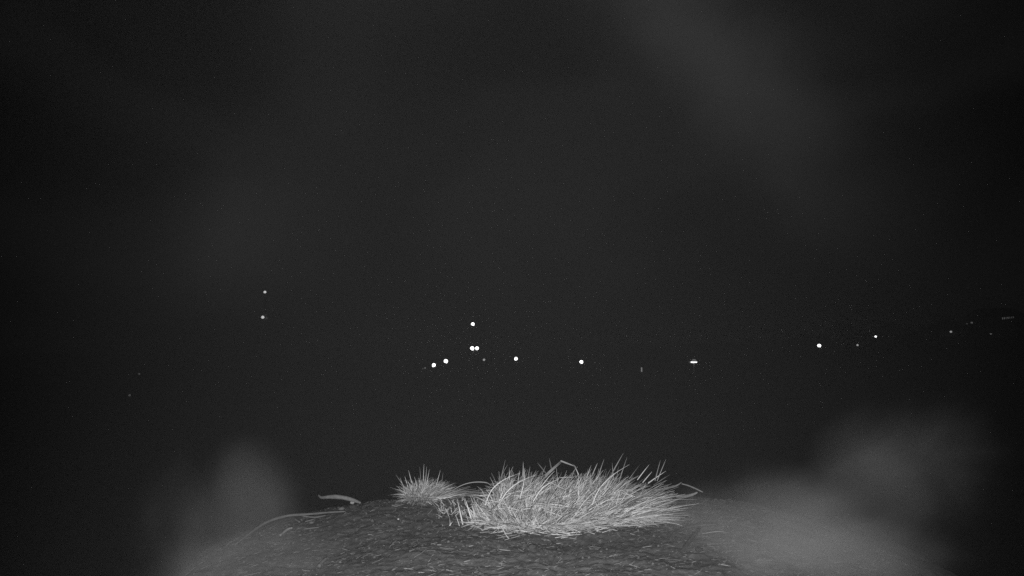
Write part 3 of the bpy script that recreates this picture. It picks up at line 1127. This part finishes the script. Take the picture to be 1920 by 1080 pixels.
for i in range(46):
    px = 1285 + i * 14.2 + rt.uniform(-5, 5)
    Y = 190 + 40 * rt.random()
    u = (px - 960) / F
    tree(u * Y, Y, rt.uniform(0.55, 1.15), 'dark bare tree in the line of trees along the unlit ridge', 'trees along the dark ridge')
for (px, Y, s) in ((1310, 120, 0.9), (1335, 124, 0.8), (1592, 140, 0.9), (1658, 150, 0.9), (1700, 150, 1.0)):
    u = (px - 960) / F
    tree(u * Y, Y, s, 'dark bare tree standing among the lamps on the slope', 'trees among the slope lamps')


# ------------------------------------------------------------------ air
def volume_mat(name, dens, aniso=0.0, local=None):
    m = bpy.data.materials.new(name)
    m.use_nodes = True
    nt = m.node_tree
    nt.nodes.clear()
    o = nt.nodes.new('ShaderNodeOutputMaterial')
    p = nt.nodes.new('ShaderNodeVolumePrincipled')
    p.inputs['Color'].default_value = (0.95, 0.95, 0.95, 1)
    p.inputs['Density'].default_value = dens
    p.inputs['Anisotropy'].default_value = aniso
    nt.links.new(p.outputs[0], o.inputs['Volume'])
    if local:
        t = nt.nodes.new('ShaderNodeTexCoord')
        ln = nt.nodes.new('ShaderNodeVectorMath')
        ln.operation = 'LENGTH'
        nt.links.new(t.outputs['Object'], ln.inputs[0])
        mr = nt.nodes.new('ShaderNodeMapRange')
        mr.interpolation_type = 'SMOOTHERSTEP'
        mr.inputs['From Min'].default_value = local[0]
        mr.inputs['From Max'].default_value = 0.88
        mr.inputs['To Min'].default_value = 1.0
        mr.inputs['To Max'].default_value = 0.0
        n = nt.nodes.new('ShaderNodeTexNoise')
        n.inputs['Scale'].default_value = local[1]
        n.inputs['Detail'].default_value = 3
        n.inputs['Distortion'].default_value = 0.6
        sh = nt.nodes.new('ShaderNodeVectorMath')
        sh.operation = 'ADD'
        sh.inputs[1].default_value = (dens * 7.3, dens * 3.1, local[0] * 11)
        nt.links.new(t.outputs['Object'], sh.inputs[0])
        nt.links.new(sh.outputs[0], n.inputs['Vector'])
        push = nt.nodes.new('ShaderNodeMath')
        push.operation = 'MULTIPLY_ADD'
        push.inputs[1].default_value = -0.9
        push.inputs[2].default_value = 0.45
        nt.links.new(n.outputs[0], push.inputs[0])
        edge = nt.nodes.new('ShaderNodeMath')
        edge.operation = 'ADD'
        nt.links.new(ln.outputs['Value'], edge.inputs[0])
        pp = nt.nodes.new('ShaderNodeMath')
        pp.operation = 'MAXIMUM'
        pp.inputs[1].default_value = -0.1
        nt.links.new(push.outputs[0], pp.inputs[0])
        nt.links.new(pp.outputs[0], edge.inputs[1])
        nt.links.new(edge.outputs[0], mr.inputs[0])
        r2 = nt.nodes.new('ShaderNodeMapRange')
        r2.inputs['From Min'].default_value = 0.3
        r2.inputs['From Max'].default_value = 0.7
        r2.inputs['To Min'].default_value = 0.35
        r2.inputs['To Max'].default_value = 1.6
        nt.links.new(n.outputs[0], r2.inputs[0])
        mu = nt.nodes.new('ShaderNodeMath')
        mu.operation = 'MULTIPLY'
        nt.links.new(mr.outputs[0], mu.inputs[0])
        nt.links.new(r2.outputs[0], mu.inputs[1])
        m2 = nt.nodes.new('ShaderNodeMath')
        m2.operation = 'MULTIPLY'
        nt.links.new(mu.outputs[0], m2.inputs[0])
        m2.inputs[1].default_value = dens
        nt.links.new(m2.outputs[0], p.inputs['Density'])
    return m


mb = MB()
mb.box(-2400, 2400, -2400, 2400, -2.0, 46.0)
hz = mb.build('haze', volume_mat('haze_air', 0.0020))
tag(hz, kind='stuff')


# added volumes beside the nest, standing in for droplet smudges on the lens
def lens_smudge(px, py, Y, sx, sy, sz, dens, rot=(0, 0, 0), core=0.05, ns=1.3):
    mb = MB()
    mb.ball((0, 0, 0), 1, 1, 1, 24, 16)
    o = mb.build('lens_smudge', volume_mat('lens_smudge_air', dens, 0.0, (core, ns)))
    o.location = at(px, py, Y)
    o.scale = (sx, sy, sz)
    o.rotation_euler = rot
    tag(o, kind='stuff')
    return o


lens_smudge(1410, 1015, 1.62, 0.44, 0.40, 0.24, 1.35, (0, R(-6), 0), 0.15, 1.2)
lens_smudge(1660, 905, 1.9, 0.48, 0.44, 0.30, 0.95, (0, R(-40), 0), 0.05, 1.5)
lens_smudge(1560, 1060, 1.55, 0.38, 0.34, 0.20, 1.35, (0, R(-10), 0), 0.1, 1.4)
lens_smudge(430, 1000, 1.65, 0.24, 0.36, 0.36, 0.72, (0, R(-18), 0), 0.1, 1.3)
lens_smudge(450, 1075, 1.5, 0.34, 0.36, 0.18, 0.9, (0, R(-8), 0), 0.1, 1.4)
